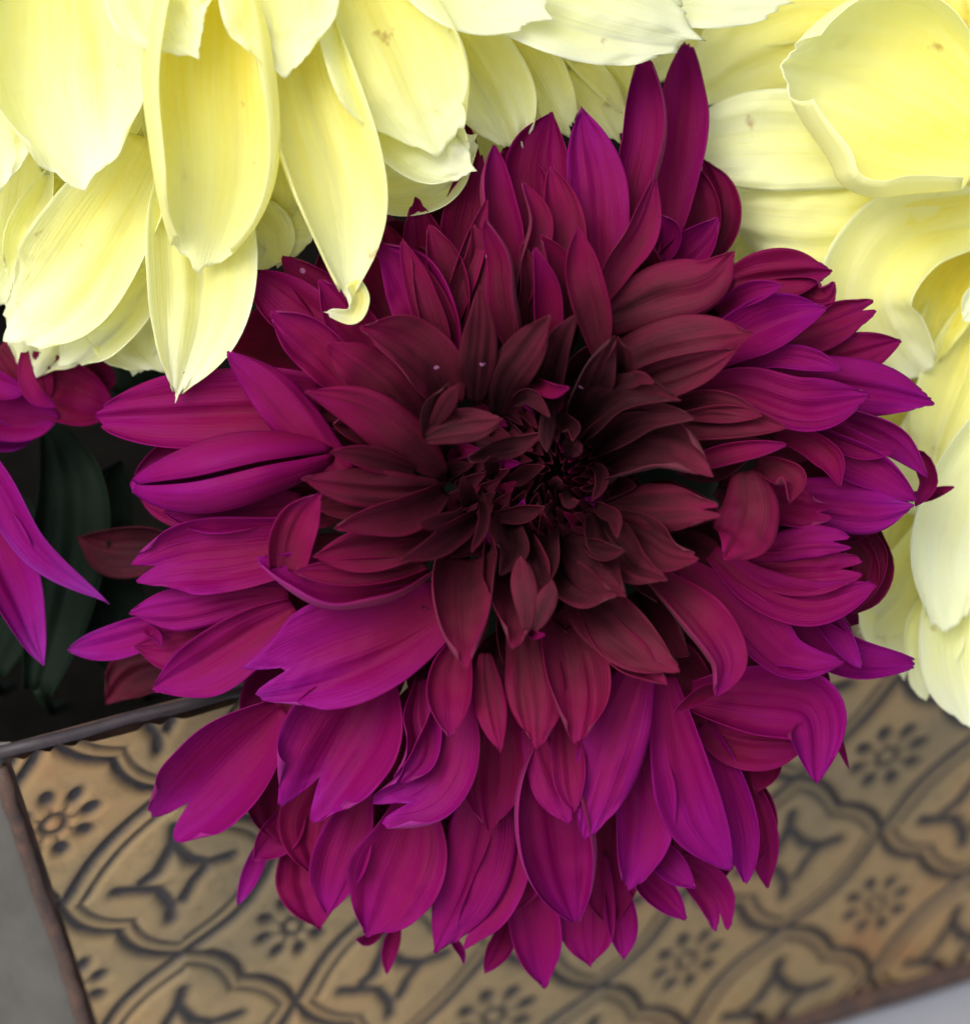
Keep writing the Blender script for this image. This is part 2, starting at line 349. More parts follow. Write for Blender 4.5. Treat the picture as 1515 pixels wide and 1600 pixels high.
def make_petal(parent, zfun, hw, cup, tone, dz, pts, mats=(), roll=0., twist=0., tip=.8, tm=.55, base=.35, notch=0., lip=0., curl=0.,
               wave=.06, lift=(-75., 25.), ridge=.12, skew=0., thick=.00022, nt_=26, ns=17, name='petal', pleat=.035, fold=None, endw=0., sharp=1.0, cusp=0.):
    r0_ = math.hypot(pts[0][0] - 830, pts[0][1] - 750)
    if zfun is z_pur and lift[0] == -75.: lift = (-75. - 95 * math.exp(-(r0_ / 230) ** 2), lift[1] + 25 * math.exp(-(r0_ / 260) ** 2))
    m = len(pts)
    P3 = []
    L_ = [0.]
    for a, b in zip(pts[:-1], pts[1:]): L_.append(L_[-1] + math.hypot(a[0] - b[0], a[1] - b[1]))
    if notch > 0 and not endw: endw = .62
    for i, p in enumerate(pts):
        t = L_[i] / L_[-1]
        if len(p) > 2: z = p[2] + dz
        else: z = zfun(p[0], p[1]) + lift[0] + (lift[1] - lift[0]) * t ** 1.0 + dz
        P3.append((p[0], p[1], z))
    c = spline(P3, nt_ + 1)
    cc = c.copy(); cc[:, 1] *= -1
    T_ = np.gradient(cc, axis=0); T_ /= np.linalg.norm(T_, axis=1)[:, None] + 1e-9
    V_ = np.array([0, 0, 1.0])
    seed = rnd.uniform(0, 100)
    r_ = random.Random(seed)
    if fold is None: fold = (max(r_.uniform(-.6, .75), 0), max(r_.uniform(-.6, .75), 0)) if cup > 0 and cup < 2.4 else (0, 0)
    creases = [(r_.uniform(-.7, .7), r_.uniform(.07, .16), r_.uniform(.08, .28) * r_.choice((1, 1, -1)) * (.5 if hw > 75 and zfun is not z_pur else 1)) for _ in range(2 if hw > 24 else 0)]
    bend = r_.uniform(-.10, .10); off = Vector((seed, seed * .37, 0)); crum = r_.uniform(.04, .10) * min(1, 45 / hw)
    ph1, ph2, ph3 = r_.uniform(0, 6.3), r_.uniform(0, 6.3), r_.uniform(0, 6.3)
    wv = r_.uniform(1.2, 2.6)
    S_ = np.linspace(-1, 1, ns)
    verts = np.zeros((nt_ + 1, ns, 3)); uvs = np.zeros((nt_ + 1, ns, 2))
    tl = np.linspace(0, 1, nt_ + 1)
    # denser rows near the tip
    for i in range(nt_ + 1):
        for j, s in enumerate(S_):
            t = 1 - (1 - tl[i]) ** 1.15
            if endw:
                E_ = 1 - endw * hw * sharp / L_[-1] * abs(s) ** 1.35
                if notch: E_ = 1 - endw * hw * sharp / L_[-1] * (abs(abs(s) - .42) / .58) ** 1.5 * 1.2 - notch * math.exp(-(abs(s - skew) / .17) ** 1.3)
                if cusp: E_ += cusp * math.exp(-(abs(s - skew) / .13) ** 1.3)
                E_ += .05 * endw * mnoise.noise(Vector((s * 3.1, seed, 0))) + .02 * mnoise.noise(Vector((s * 9, seed, 3)))
                t = t - (1 - E_) * t ** 3
            elif notch: t = t * (1 - notch * math.exp(-abs((s - skew) / (.22 if notch > 0 else .13)) ** 1.6) * (t ** (5 if notch > 0 else 12)))
            x = t * nt_; i0 = min(int(x), nt_ - 1); i0 = max(i0, 0); fr = x - i0
            ctr = cc[i0] * (1 - fr) + cc[i0 + 1] * fr
            tg = T_[i0] * (1 - fr) + T_[i0 + 1] * fr
            Nn = V_ - V_.dot(tg) * tg
            ln = np.linalg.norm(Nn)
            Nn = Nn / (ln + 1e-6)
            Bn = np.cross(tg, Nn)
            a = roll + twist * (t - .3)
            ca, sa = math.cos(a), math.sin(a)
            N2 = Nn * ca + Bn * sa; B2_ = Bn * ca - Nn * sa
            tt = tl[i]
            tt = 1 - (1 - tt) ** 1.15
            if tt < tm: wf = base + (1 - base) * math.sin(math.pi / 2 * tt / tm)
            else: wf = max(1 - ((tt - tm) / (1 - tm)) ** 1.85, 0.0) ** (tip * .95 + .15)
            if endw and tt >= tm: wf = 1 - (1 - endw) * ((tt - tm) / (1 - tm)) ** 2.2
            wf = max(wf, .012)
            wf *= 1 + .05 * math.sin(tt * 9 + ph1) * (1 if s > 0 else .3) * (1 - tt) + .04 * math.sin(tt * 5 + ph2) * (s < 0)
            kp = cup * (1.15 - .35 * tt) if cup < 2.4 else cup
            if abs(kp) < .02: kp = .02
            W_ = hw * wf
            den = math.sin(min(abs(kp), math.pi / 2))
            lat = W_ * math.sin(kp * s) / den * (1 if kp > 0 else -1)
            hgt = W_ * (1 - math.cos(kp * s)) / den * (1 if kp > 0 else -1)
            fo = fold[0] if s < 0 else fold[1]
            if fo:
                ue = max(abs(s) - .58, 0) / .42
                lat *= (1 + .22 * fo) * (1 - fo * .38 * ue); hgt += W_ * fo * (.55 * ue - .1 * ue * ue)
            for cs, cw, ca_ in creases: hgt -= W_ * ca_ * math.exp(-((s - cs * (.5 + .5 * tt)) / cw) ** 2) * math.sin(min(1, tt * 1.6) * math.pi / 2)
            lat += hw * bend * math.sin(math.pi * tt) ** 2
            hgt += hw * crum * mnoise.noise(Vector((s * hw / 26, tt * 6 * hw / 45, 0)) + off) * 1.6 * min(1, .3 + tt)
            hgt -= W_ * ridge * math.exp(-(s / .13) ** 2)
            hgt += W_ * pleat * math.sin(s * 11 + ph3) * (1 - .4 * abs(s))
            hgt += hw * wave * s * abs(s) * math.sin(2 * math.pi * wv * tt + ph1 + (1.7 if s > 0 else 0)) * min(tt * 2, 1)
            if lip:
                e = max(abs(s) - .55, 0) / .45
                hgt -= W_ * lip * e ** 2
            if curl: hgt += hw * curl * max(tt - .72, 0) ** 2 / .0784
            verts[i, j] = ctr + B2_ * lat + N2 * hgt
            uvs[i, j] = (s * .5 + .5, tt)
    V = verts.reshape(-1, 3)
    k = (1 - V[:, 2] / FPX)   # undo perspective of the drawing at the petal's true depth
    W3 = O[None, :] + RX[None, :] * ((V[:, 0] - 757.5) * k * S)[:, None] + UP[None, :] * ((V[:, 1] + 800) * k * S)[:, None] + BK[None, :] * (V[:, 2] * S)[:, None]
    ix = np.arange((nt_ + 1) * ns).reshape(nt_ + 1, ns)
    Q = np.stack([ix[:-1, :-1], ix[1:, :-1], ix[1:, 1:], ix[:-1, 1:]], -1).reshape(-1, 4)[:, ::-1]
    o = mesh(name, W3, Q, mats, parent)
    ul = o.data.uv_layers.new(name='UVMap')
    li = np.zeros(len(o.data.loops), int); o.data.loops.foreach_get('vertex_index', li)
    ul.data.foreach_set('uv', uvs.reshape(-1, 2)[li].reshape(-1))
    tn = np.full(len(V), tone) if np.isscalar(tone) else tone[0] + (tone[1] - tone[0]) * np.clip(uvs[..., 1].reshape(-1), 0, 1)
    fattr(o, 'tone', tn); fattr(o, 'seed', np.full(len(V), seed))
    so = o.modifiers.new('thickness', 'SOLIDIFY'); so.thickness = thick; so.offset = -1; so.material_offset = 1; so.material_offset_rim = 0
    return o

# ------------------------------------------------------------------ the large purple dahlia
def z_pur(u, v):
    r = math.hypot(u - 830, (v - 750) * .98)
    return 330 * (1 - (r / 760) ** 2.0) - 230 * math.exp(-(r / 125) ** 2)
dahlia = empty('purple_dahlia', 'large deep purple dahlia with a dark maroon heart, hanging over the ochre planter front', 'dahlia', P(830, 740, -40))
# (half width, cup, tone, height offset, centre line from base to tip, options)
PUR = [
 # upper rim
 (38, 1.0, (.5, .68), -60, [(1040, 380), (1048, 280), (1060, 170), (1072, 66)], dict(roll=.3)),
 (34, 1.2, (.5, .8), -20, [(985, 400), (992, 320), (1015, 210), (1008, 92)], dict(roll=-.2, tip=.7)),
 (46, .5, (.55, .92), 0, [(945, 470), (938, 390), (930, 280), (908, 168)], dict(tip=.9, tm=.5, base=.6)),
 (52, .9, (.4, .66), -40, [(860, 430), (850, 330), (848, 250), (861, 174)], dict(tip=.85, roll=-.3)),
 (60, .6, (.3, .45), -80, [(820, 420), (810, 330), (800, 260), (790, 225)], dict(tip=.5)),
 (28, 1.2, (.4, .72), 0, [(800, 440), (778, 360), (765, 290), (772, 226)], dict(roll=.5)),
 (36, .8, (.35, .5), -60, [(720, 450), (722, 370), (735, 300), (742, 240)], {}),
 (34, .8, (.35, .5), -70, [(690, 500), (672, 420), (660, 370), (650, 312)], {}),
 (30, .6, (.3, .45), -85, [(640, 480), (620, 420), (600, 370), (590, 340)], {}),
 (34, .7, (.2, .42), -90, [(700, 380), (700, 310), (715, 240), (722, 180)], {}),
 (30, .9, (.6, .8), -100, [(1000, 430), (1060, 400), (1095, 370), (1122, 340)], dict(roll=.2)),
 (26, .9, (.7, .85), -90, [(1000, 410), (1030, 380), (1040, 355), (1030, 335)], {}),
 (34, .8, (.3, .45), -130, [(1070, 420), (1090, 350), (1085, 290), (1075, 250)], {}),
 (34, .8, (.25, .4), -150, [(1090, 420), (1120, 360), (1120, 300), (1100, 250)], {}),
 # second row, top
 (32, .9, (.3, .5), 10, [(888, 500), (885, 400), (880, 330), (859, 258)], dict(roll=-.1)),
 (20, 1.2, (.25, .48), 25, [(800, 500), (822, 410), (838, 340), (816, 282)], dict(roll=.5, tip=.7)),
 (27, 1.3, (.28, .55), 30, [(812, 560), (796, 470), (786, 400), (757, 341)], dict(roll=-.7, tip=.7)),
 (22, 1.1, (.6, .75), 45, [(872, 580), (868, 510), (858, 440), (835, 386)], dict(roll=-.4)),
 (22, .9, (.3, .5), 20, [(888, 520), (884, 450), (868, 400), (846, 368)], {}),
 (30, .6, (.28, .55), 55, [(940, 560), (928, 480), (912, 420), (903, 356)], dict(tm=.6, roll=-.2)),
 (26, 1.0, (.3, .58), 25, [(925, 480), (960, 415), (1000, 355), (1022, 276)], dict(roll=.5, tip=.8)),
 (20, .9, (.25, .4), 5, [(680, 560), (708, 470), (735, 390), (761, 312)], dict(roll=.3)),
 (30, .7, (.2, .32), -10, [(745, 560), (735, 470), (750, 400), (740, 350)], {}),
 (30, .7, (.15, .28), -20, [(840, 600), (835, 520), (835, 440), (815, 380)], {}),
 # right upper
 (46, -.5, (.22, .36), 20, [(945, 500), (1030, 462), (1110, 435), (1146, 392)], dict(tip=.6, tm=.5, base=.6)),
 (48, -.6, (.14, .30), 30, [(940, 590), (1030, 550), (1120, 530), (1180, 520)], dict(tip=.6, base=.6, curl=.5)),
 (30, .8, (.12, .32), 45, [(960, 610), (1030, 590), (1090, 570), (1150, 545)], dict(roll=.3)),
 (40, .6, (.42, .52), -60, [(1130, 445), (1190, 430), (1250, 425), (1300, 424)], dict(tip=.55)),
 (26, .8, (.4, .5), -55, [(1200, 450), (1260, 455), (1290, 460), (1304, 440)], {}),
 (42, .9, (.72, .96), -10, [(1090, 575), (1170, 530), (1240, 497), (1292, 480)], dict(roll=-.35, tip=.7)),
 (16, 1.0, (.6, .9), 0, [(1120, 490), (1165, 462), (1200, 450), (1222, 445)], dict(tip=.5)),
 (34, .5, (.30, .5), -50, [(1180, 560), (1250, 520), (1320, 495), (1368, 477)], dict(tip=.8)),
 (36, .5, (.3, .52), -60, [(1200, 600), (1280, 570), (1350, 550), (1408, 532)], dict(tip=.6)),
 (42, -.6, (.70, .9), 0, [(1150, 590), (1250, 590), (1350, 605), (1458, 628)], dict(tip=.5, tm=.6)),
 (18, .7, (.75, .92), 10, [(1150, 575), (1220, 555), (1270, 562), (1316, 578)], {}),
 (42, .5, (.55, .85), 20, [(1080, 610), (1160, 605), (1260, 632), (1358, 618)], dict(tip=.6, tm=.65)),
 (26, .9, (.65, .85), -10, [(1250, 640), (1330, 655), (1400, 685), (1448, 745)], dict(roll=.3)),
 (20, .9, (.5, .7), 0, [(1230, 660), (1310, 685), (1350, 700), (1400, 705)], {}),
 (30, .9, (.6, .85), 0, [(1220, 660), (1300, 700), (1370, 735), (1432, 782)], dict(roll=.2, tip=.6)),
 (44, -.7, (.7, .95), 0, [(1200, 770), (1280, 785), (1350, 792), (1428, 790)], dict(tip=.5, tm=.6)),
 (9, .8, (.3, .4), -30, [(1410, 772), (1440, 775), (1465, 768), (1490, 761)], {}),
 (14, 1.6, (.45, .6), -20, [(1400, 710), (1435, 715), (1450, 750), (1430, 790)], dict(tip=.5)),
 (22, .9, (.45, .6), 10, [(1210, 670), (1270, 690), (1300, 715), (1318, 762)], dict(roll=.4, curl=.5)),
 (17, .8, (.4, .68), 30, [(1060, 735), (1110, 720), (1170, 706), (1228, 695)], dict(roll=-.3)),
 (26, .8, (.16, .30), 25, [(1020, 680), (1090, 665), (1160, 660), (1228, 668)], {}),
 (24, .8, (.2, .32), 20, [(1040, 640), (1090, 635), (1150, 640), (1190, 650)], {}),
 (52, 1.0, (.02, .26), 50, [(930, 730), (990, 705), (1050, 705), (1112, 742)], dict(roll=-.3, tip=.7, base=.6)),
 (36, -.5, (.1, .34), 45, [(940, 790), (1010, 795), (1070, 795), (1124, 798)], dict(tip=.5)),
 (48, -.5, (.3, .50), 40, [(1165, 735), (1172, 790), (1160, 835), (1132, 874)], dict(tip=.3, tm=.5, base=.45, lift=(-60, 30))),
 (20, 1.2, (.25, .42), 45, [(1180, 725), (1215, 735), (1238, 750), (1234, 784)], dict(tip=.6)),
 (32, .6, (.4, .6), -20, [(1180, 775), (1230, 790), (1270, 800), (1300, 800)], {}),
 (26, -.5, (.6, .8), 10, [(1170, 872), (1220, 855), (1275, 845), (1327, 848)], dict(tip=.5, notch=.08)),
 (36, .5, (.42, .56), 0, [(1150, 880), (1220, 892), (1290, 890), (1350, 888)], dict(tip=.5, notch=.1)),
 (36, .6, (.5, .72), 15, [(1110, 865), (1180, 920), (1270, 948), (1368, 914)], dict(tip=.7, roll=-.3)),
 (40, .8, (.45, .85), 10, [(1060, 880), (1150, 965), (1230, 1035), (1318, 1035)], dict(roll=-.4, tip=.7)),
 (34, .7, (.6, .9), -15, [(1130, 900), (1240, 980), (1330, 1030), (1430, 1038)], dict(tip=.8)),
 (18, 1.0, (.7, .95), 0, [(1240, 930), (1290, 970), (1320, 1010), (1345, 1045)], {}),
 (36, .9, (.3, .68), 45, [(1012, 895), (1090, 970), (1132, 1040), (1118, 1090)], dict(roll=-.3, tip=.6, tm=.6)),
 (11, 1.0, (.4, .5), 55, [(1128, 1075), (1105, 1082), (1080, 1098), (1052, 1114)], dict(roll=.2)),
 (56, .9, (.5, .84), 20, [(1080, 1090), (1180, 1095), (1262, 1110), (1276, 1224)], dict(tip=.75, tm=.5, base=.4, endw=.15, sharp=1.4)),
 (30, .5, (.35, .5), -10, [(1080, 1120), (1130, 1160), (1190, 1175), (1260, 1165)], {}),
 (12, 1.3, (.25, .35), -60, [(1345, 820), (1375, 860), (1370, 900), (1340, 950)], {}),
 (14, 1.3, (.2, .3), -70, [(1370, 830), (1382, 880), (1365, 930), (1330, 960)], {}),
 (20, .9, (.2, .3), -80, [(1300, 830), (1345, 870), (1350, 910), (1320, 940)], {}),
 (7, .8, (.4, .5), -70, [(1270, 1050), (1300, 1100), (1308, 1150), (1326, 1202)], {}),
 # lower right
 (46, .8, (.58, .9), 15, [(1040, 1060), (1062, 1180), (1090, 1280), (1142, 1362)], dict(tip=.7, roll=.15)),
 (28, 1.0, (.6, .88), 0, [(1100, 1130), (1140, 1230), (1160, 1310), (1165, 1382)], dict(tip=.6)),
 (24, .8, (.4, .55), -30, [(1140, 1180), (1172, 1250), (1190, 1320), (1198, 1388)], {}),
 (30, .6, (.2, .34), -60, [(1130, 1150), (1170, 1170), (1190, 1200), (1180, 1240)], {}),
 (26, .9, (.3, .45), -50, [(1150, 1200), (1180, 1260), (1186, 1310), (1180, 1350)], {}),
 (48, .5, (.58, .84), 5, [(990, 1130), (1000, 1220), (1000, 1310), (984, 1392)], dict(tip=.85, tm=.45)),
 (24, 1.0, (.55, .78), -10, [(990, 1330), (1010, 1375), (1040, 1405), (1072, 1437)], dict(tip=.6)),
 (22, 1.0, (.6, .85), 0, [(1010, 1290), (1035, 1335), (1060, 1365), (1086, 1388)], dict(tip=.6)),
 (30, .6, (.45, .66), -20, [(1050, 1340), (1095, 1375), (1120, 1410), (1128, 1456)], dict(tip=.6, notch=.1)),
 (50, -.6, (.62, .88), 40, [(1000, 1040), (975, 1110), (940, 1220), (913, 1313)], dict(tip=.75, tm=.42, base=.5)),
 (34, -.4, (.5, .72), 30, [(835, 1130), (850, 1190), (870, 1245), (890, 1288)], dict(tip=.75, base=.7)),
 (26, .7, (.42, .55), 28, [(880, 1120), (885, 1180), (890, 1230), (898, 1270)], dict(tip=.8)),
 (66, 1.35, (.48, .78), 5, [(865, 1150), (860, 1260), (875, 1360), (898, 1442)], dict(tip=.65, tm=.45, fold=(1, .8), endw=.1)),
 (40, .6, (.4, .66), -30, [(810, 1300), (822, 1390), (838, 1470), (852, 1546)], dict(tip=.7)),
 (44, .5, (.4, .62), -40, [(930, 1330), (922, 1400), (918, 1460), (922, 1511)], dict(tip=.5)),
 (22, 1.2, (.5, .75), -35, [(955, 1360), (968, 1420), (974, 1460), (974, 1500)], dict(tip=.55)),
 (18, .8, (.4, .58), -60, [(800, 1430), (785, 1470), (770, 1500), (757, 1521)], {}),
 (54, -.4, (.44, .70), 0, [(765, 1190), (755, 1290), (730, 1390), (678, 1490)], dict(tip=.6, tm=.5)),
 (40, .6, (.4, .6), -10, [(800, 1240), (795, 1320), (770, 1400), (715, 1480)], dict(tip=.6)),
 (68, .8, (.44, .72), -10, [(650, 1240), (635, 1330), (605, 1400), (572, 1466)], dict(tip=.55, tm=.5)),
 (40, .8, (.46, .72), -5, [(570, 1230), (540, 1310), (520, 1370), (510, 1430)], dict(tip=.6)),
 (6, .8, (.6, .75), -40, [(700, 1460), (715, 1480), (722, 1492), (724, 1506)], {}),
 (12, 1.0, (.4, .6), -60, [(620, 1440), (615, 1470), (608, 1495), (604, 1522)], {}),
 (10, 1.0, (.4, .6), -60, [(600, 1440), (585, 1460), (570, 1470), (556, 1468)], {}),
 (48, .5, (.3, .48), -40, [(470, 1290), (480, 1350), (490, 1410), (500, 1452)], dict(tip=.5)),
 (14, 1.0, (.7, .98), -45, [(430, 1290), (405, 1335), (388, 1375), (371, 1414)], {}),
 (28, .9, (.4, .6), -35, [(470, 1250), (445, 1290), (420, 1320), (395, 1345)], {}),
 (60, .6, (.25, .4), -70, [(620, 1200), (600, 1300), (590, 1380), (600, 1440)], {}),
 (60, .6, (.25, .4), -70, [(820, 1200), (800, 1300), (790, 1380), (770, 1440)], {}),
 (50, .6, (.25, .4), -80, [(960, 1200), (950, 1300), (950, 1400), (950, 1450)], {}),
 (50, .6, (.25, .4), -80, [(1080, 1200), (1100, 1280), (1110, 1340), (1110, 1400)], {}),
 (52, .8, (.3, .45), -40, [(775, 1060), (772, 1140), (768, 1220), (765, 1300)], {}),
 (45, .8, (.25, .4), -60, [(545, 1150), (505, 1230), (480, 1300), (496, 1370)], {}),
 (34, .8, (.25, .4), -60, [(420, 1150), (410, 1210), (420, 1270), (440, 1320)], {}),
 # lower left
 (72, 1.05, (.52, .80), 0, [(440, 1110), (380, 1170), (310, 1240), (250, 1296)], dict(tip=.5, tm=.5, notch=.09, ridge=.3)),
 (86, 1.0, (.52, .86), 12, [(590, 1050), (550, 1130), (505, 1205), (462, 1272)], dict(tip=.5, tm=.5, notch=.09, ridge=.3)),
 (58, .8, (.58, .90), 25, [(715, 1080), (705, 1160), (670, 1235), (588, 1274)], dict(tip=.65, tm=.55, notch=.09, base=.5, roll=.2, fold=(.5, .9))),
 (30, .9, (.6, .8), 15, [(655, 1060), (650, 1120), (655, 1170), (620, 1220)], dict(roll=-.5)),
 (80, .45, (.52, .98), 40, [(690, 950), (610, 990), (500, 1030), (388, 1068)], dict(tip=.5, tm=.55, notch=.11, base=.5, skew=.1)),
 (46, 1.1, (.48, .88), 50, [(670, 890), (590, 915), (500, 918), (401, 872)], dict(tip=.9, roll=.5, tm=.5, pleat=.05)),
 (22, .8, (.28, .46), 72, [(665, 880), (600, 890), (530, 895), (458, 893)], dict(tip=.6)),
 (34, .7, (.36, .58), 58, [(445, 890), (455, 850), (475, 805), (502, 770)], dict(tip=.5, lift=(0, 20), tm=.4, base=.7)),
 (36, .7, (.2, .40), 55, [(690, 835), (620, 845), (560, 860), (490, 870)], dict(tip=.6)),
 (30, -.5, (.14, .28), 72, [(690, 760), (620, 765), (545, 760), (472, 748)], dict(tip=.7)),
 (18, .8, (.16, .30), 60, [(650, 735), (600, 722), (560, 712), (516, 706)], dict(tip=.5)),
 (28, .9, (.14, .36), 64, [(695, 765), (640, 795), (580, 810), (524, 826)], dict(tip=.5, roll=-.3)),
 (38, -.6, (.2, .50), 68, [(694, 745), (640, 690), (570, 640), (477, 612)], dict(tip=.8, tm=.5)),
 (42, -.4, (.16, .40), 40, [(655, 665), (610, 610), (560, 570), (509, 536)], dict(tip=.7, tm=.4, base=.6)),
 (46, .9, (.14, .36), 35, [(700, 635), (670, 575), (620, 535), (562, 511)], dict(roll=.4, tip=.8)),
 (40, .7, (.34, .64), 5, [(560, 620), (510, 560), (460, 515), (422, 487)], dict(tip=.7)),
 (36, -.7, (.45, .76), 12, [(540, 745), (465, 660), (410, 600), (355, 550)], dict(tip=.6, tm=.5, base=.6)),
 (64, .4, (.44, .62), -25, [(500, 640), (380, 640), (260, 645), (147, 652)], dict(tip=.8, tm=.4, base=.8)),
 (54, 3.07, (.52, .82), -10, [(520, 706), (430, 724), (310, 752), (203, 758)], dict(tip=.5, tm=.45, base=.3, pleat=0, ridge=0, wave=.0)),
 (36, .6, (.48, .7), -15, [(470, 785), (380, 795), (310, 800), (255, 800)], dict(tip=.6)),
 (58, .7, (.46, .80), 0, [(470, 850), (380, 860), (290, 870), (208, 895)], dict(tip=.6, tm=.5, base=.7, ridge=.14)),
 (36, -.5, (.5, .82), -12, [(450, 925), (360, 935), (280, 950), (201, 958)], dict(tip=.45)),
 (28, .6, (.6, 1.0), -35, [(330, 980), (240, 985), (170, 1005), (105, 1016)], dict(tip=.8)),
 (48, .5, (.46, .74), -10, [(460, 950), (380, 1000), (310, 1045), (237, 1078)], dict(tip=.6, tm=.5)),
 (8, .9, (.6, .7), -10, [(225, 980), (238, 988), (246, 996), (252, 1008)], {}),
 (50, .5, (.3, .5), -50, [(400, 900), (330, 980), (260, 1010), (210, 1010)], {}),
 (40, .6, (.05, .12), -190, [(300, 900), (240, 860), (170, 860), (120, 840)], {}),  # back petal in shade; the shade is put into its dark tone
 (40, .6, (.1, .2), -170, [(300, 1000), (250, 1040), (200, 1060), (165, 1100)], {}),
 # upper left
 (48, .7, (.44, .8), 5, [(690, 600), (670, 510), (640, 430), (590, 376)], dict(tip=.5, tm=.55, roll=-.2)),
 (24, .9, (.28, .46), 22, [(698, 600), (685, 520), (660, 450), (628, 374)], dict(roll=-.4)),
 (46, .5, (.4, .64), -30, [(560, 590), (500, 520), (440, 470), (385, 420)], {}),
 (34, .6, (.3, .42), -60, [(580, 560), (520, 480), (470, 430), (440, 400)], {}),
 (34, .7, (.4, .66), -15, [(610, 600), (570, 530), (530, 480), (498, 436)], {}),
 (34, .7, (.3, .5), -25, [(640, 580), (610, 490), (580, 430), (560, 380)], {}),
 (28, .7, (.2, .42), 0, [(720, 620), (690, 520), (665, 450), (645, 400)], {}),
 (30, .8, (.2, .36), 0, [(700, 530), (705, 460), (690, 400), (670, 350)], {}),
 # the heart
 (30, -.4, (.10, .26), 60, [(742, 630), (745, 570), (750, 510), (749, 449)], dict(tip=.8, tm=.4)),
 (34, -.4, (.08, .28), 72, [(775, 650), (790, 590), (822, 545), (858, 494)], dict(tip=.7, roll=-.2)),
 (26, -.4, (.24, .36), 110, [(662, 684), (700, 672), (740, 665), (784, 655)], dict(tip=.7, tm=.5, base=.5)),
 (14, -.3, (.22, .34), 105, [(668, 676), (685, 650), (702, 622), (718, 600)], {}),
 (36, .8, (.03, .14), 55, [(880, 700), (925, 650), (990, 615), (1060, 625)], dict(roll=-.4)),
 (30, .8, (.02, .14), 50, [(895, 670), (915, 610), (940, 560), (960, 525)], dict(roll=.4)),
 (28, .8, (.02, .16), 55, [(920, 700), (970, 670), (1020, 650), (1085, 652)], {}),
 (26, .8, (.04, .18), 50, [(850, 650), (855, 590), (870, 540), (900, 490)], {}),
 (24, .9, (.1, .26), 60, [(950, 600), (965, 575), (968, 550), (965, 528)], dict(tip=.5)),
 (12, .6, (.2, .3), 70, [(960, 600), (985, 595), (1005, 592), (1020, 598)], {}),
 (13, -.4, (.10, .24), 130, [(862, 622), (856, 650), (853, 680), (854, 706)], {}),
 (12, .8, (.75, 1.), 90, [(832, 592), (850, 606), (868, 610), (888, 606)], {}),
 (12, .8, (.6, .95), 95, [(800, 630), (830, 622), (850, 640), (858, 650)], {}),
 (16, .8, (.5, .95), 90, [(732, 718), (770, 706), (810, 695), (848, 676)], dict(lift=(0, 0))),
 (14, .8, (.6, .9), 95, [(870, 650), (888, 665), (897, 672), (894, 688)], {}),
 (12, -.3, (.14, .26), 120, [(772, 745), (770, 735), (768, 725), (765, 714)], {}),
 (14, -.3, (.16, .28), 115, [(736, 790), (730, 775), (726, 762), (724, 742)], dict(tip=.9, tm=.2, base=.9)),
 (9, .8, (.25, .6), 110, [(750, 768), (756, 800), (752, 830), (736, 862)], {}),
 (12, .8, (.3, .7), 100, [(775, 752), (805, 750), (825, 738), (850, 728)], {}),
 (14, .8, (.3, .75), 95, [(770, 808), (800, 806), (830, 800), (850, 792)], {}),
 (13, -.5, (.15, .28), 125, [(868, 800), (862, 798), (858, 802), (852, 806)], dict(base=.9, tip=.5)),
 (10, -.4, (.2, .32), 130, [(883, 762), (884, 775), (888, 785), (904, 784)], {}),
 (12, -.4, (.16, .3), 120, [(862, 770), (868, 760), (872, 756), (878, 752)], dict(base=.9, tip=.5)),
 (14, -.4, (.12, .26), 125, [(876, 700), (888, 700), (900, 702), (908, 706)], dict(base=.9, tip=.5)),
 (10, .9, (.3, .55), 105, [(925, 725), (940, 740), (936, 765), (924, 782)], {}),
 (12, .9, (.5, .75), 90, [(930, 790), (945, 800), (960, 812), (964, 840)], {}),
 (16, .6, (.1, .3), 90, [(915, 850), (935, 858), (955, 862), (976, 860)], {}),
 (38, -.4, (.05, .24), 62, [(878, 840), (905, 870), (945, 905), (978, 933)], dict(tip=.7, tm=.45)),
 (34, .9, (.10, .24), 55, [(862, 880), (880, 910), (920, 930), (965, 930)], dict(roll=-.5)),
 (46, .5, (.04, .22), 38, [(890, 900), (950, 970), (1010, 1020), (1062, 1050)], dict(tip=.5)),
 (30, .9, (.3, .36), 32, [(910, 940), (950, 1000), (1000, 1045), (1042, 1068)], dict(roll=-.4, tip=.5)),
 (48, 1.5, (.20, .44), 68, [(730, 870), (722, 930), (724, 990), (728, 1044)], dict(tip=.4, tm=.5, base=.7)),
 (48, 1.1, (.14, .36), 60, [(800, 870), (806, 920), (808, 970), (802, 1014)], dict(tip=.45, tm=.5, base=.7)),
 (19, -.4, (.24, .40), 85, [(822, 985), (822, 950), (818, 910), (812, 868)], dict(tip=.9, lift=(0, 30))),
 (16, -.3, (.18, .28), 80, [(834, 985), (846, 960), (856, 935), (862, 905)], dict(lift=(0, 25))),
 (8, .5, (.6, .8), 80, [(815, 975), (828, 985), (838, 992), (850, 992)], {}),
 (38, .6, (.4, .56), 42, [(715, 1010), (705, 1060), (702, 1110), (702, 1153)], dict(tip=.65)),
 (25, -.4, (.26, .42), 52, [(758, 1020), (760, 1070), (768, 1120), (782, 1175)], dict(tip=1.0, tm=.4)),
 (44, -.5, (.22, .40), 45, [(822, 980), (832, 1050), (840, 1110), (840, 1172)], dict(tip=.35, tm=.5, base=.7)),
 (52, .5, (.22, .42), 30, [(870, 950), (895, 1020), (905, 1090), (900, 1160)], dict(tip=.6)),
 (20, .7, (.12, .28), 92, [(745, 805), (705, 835), (665, 860), (626, 875)], dict(roll=-.3)),
 (13, -.3, (.16, .3), 96, [(730, 802), (705, 812), (680, 818), (654, 818)], dict(tip=.5)),
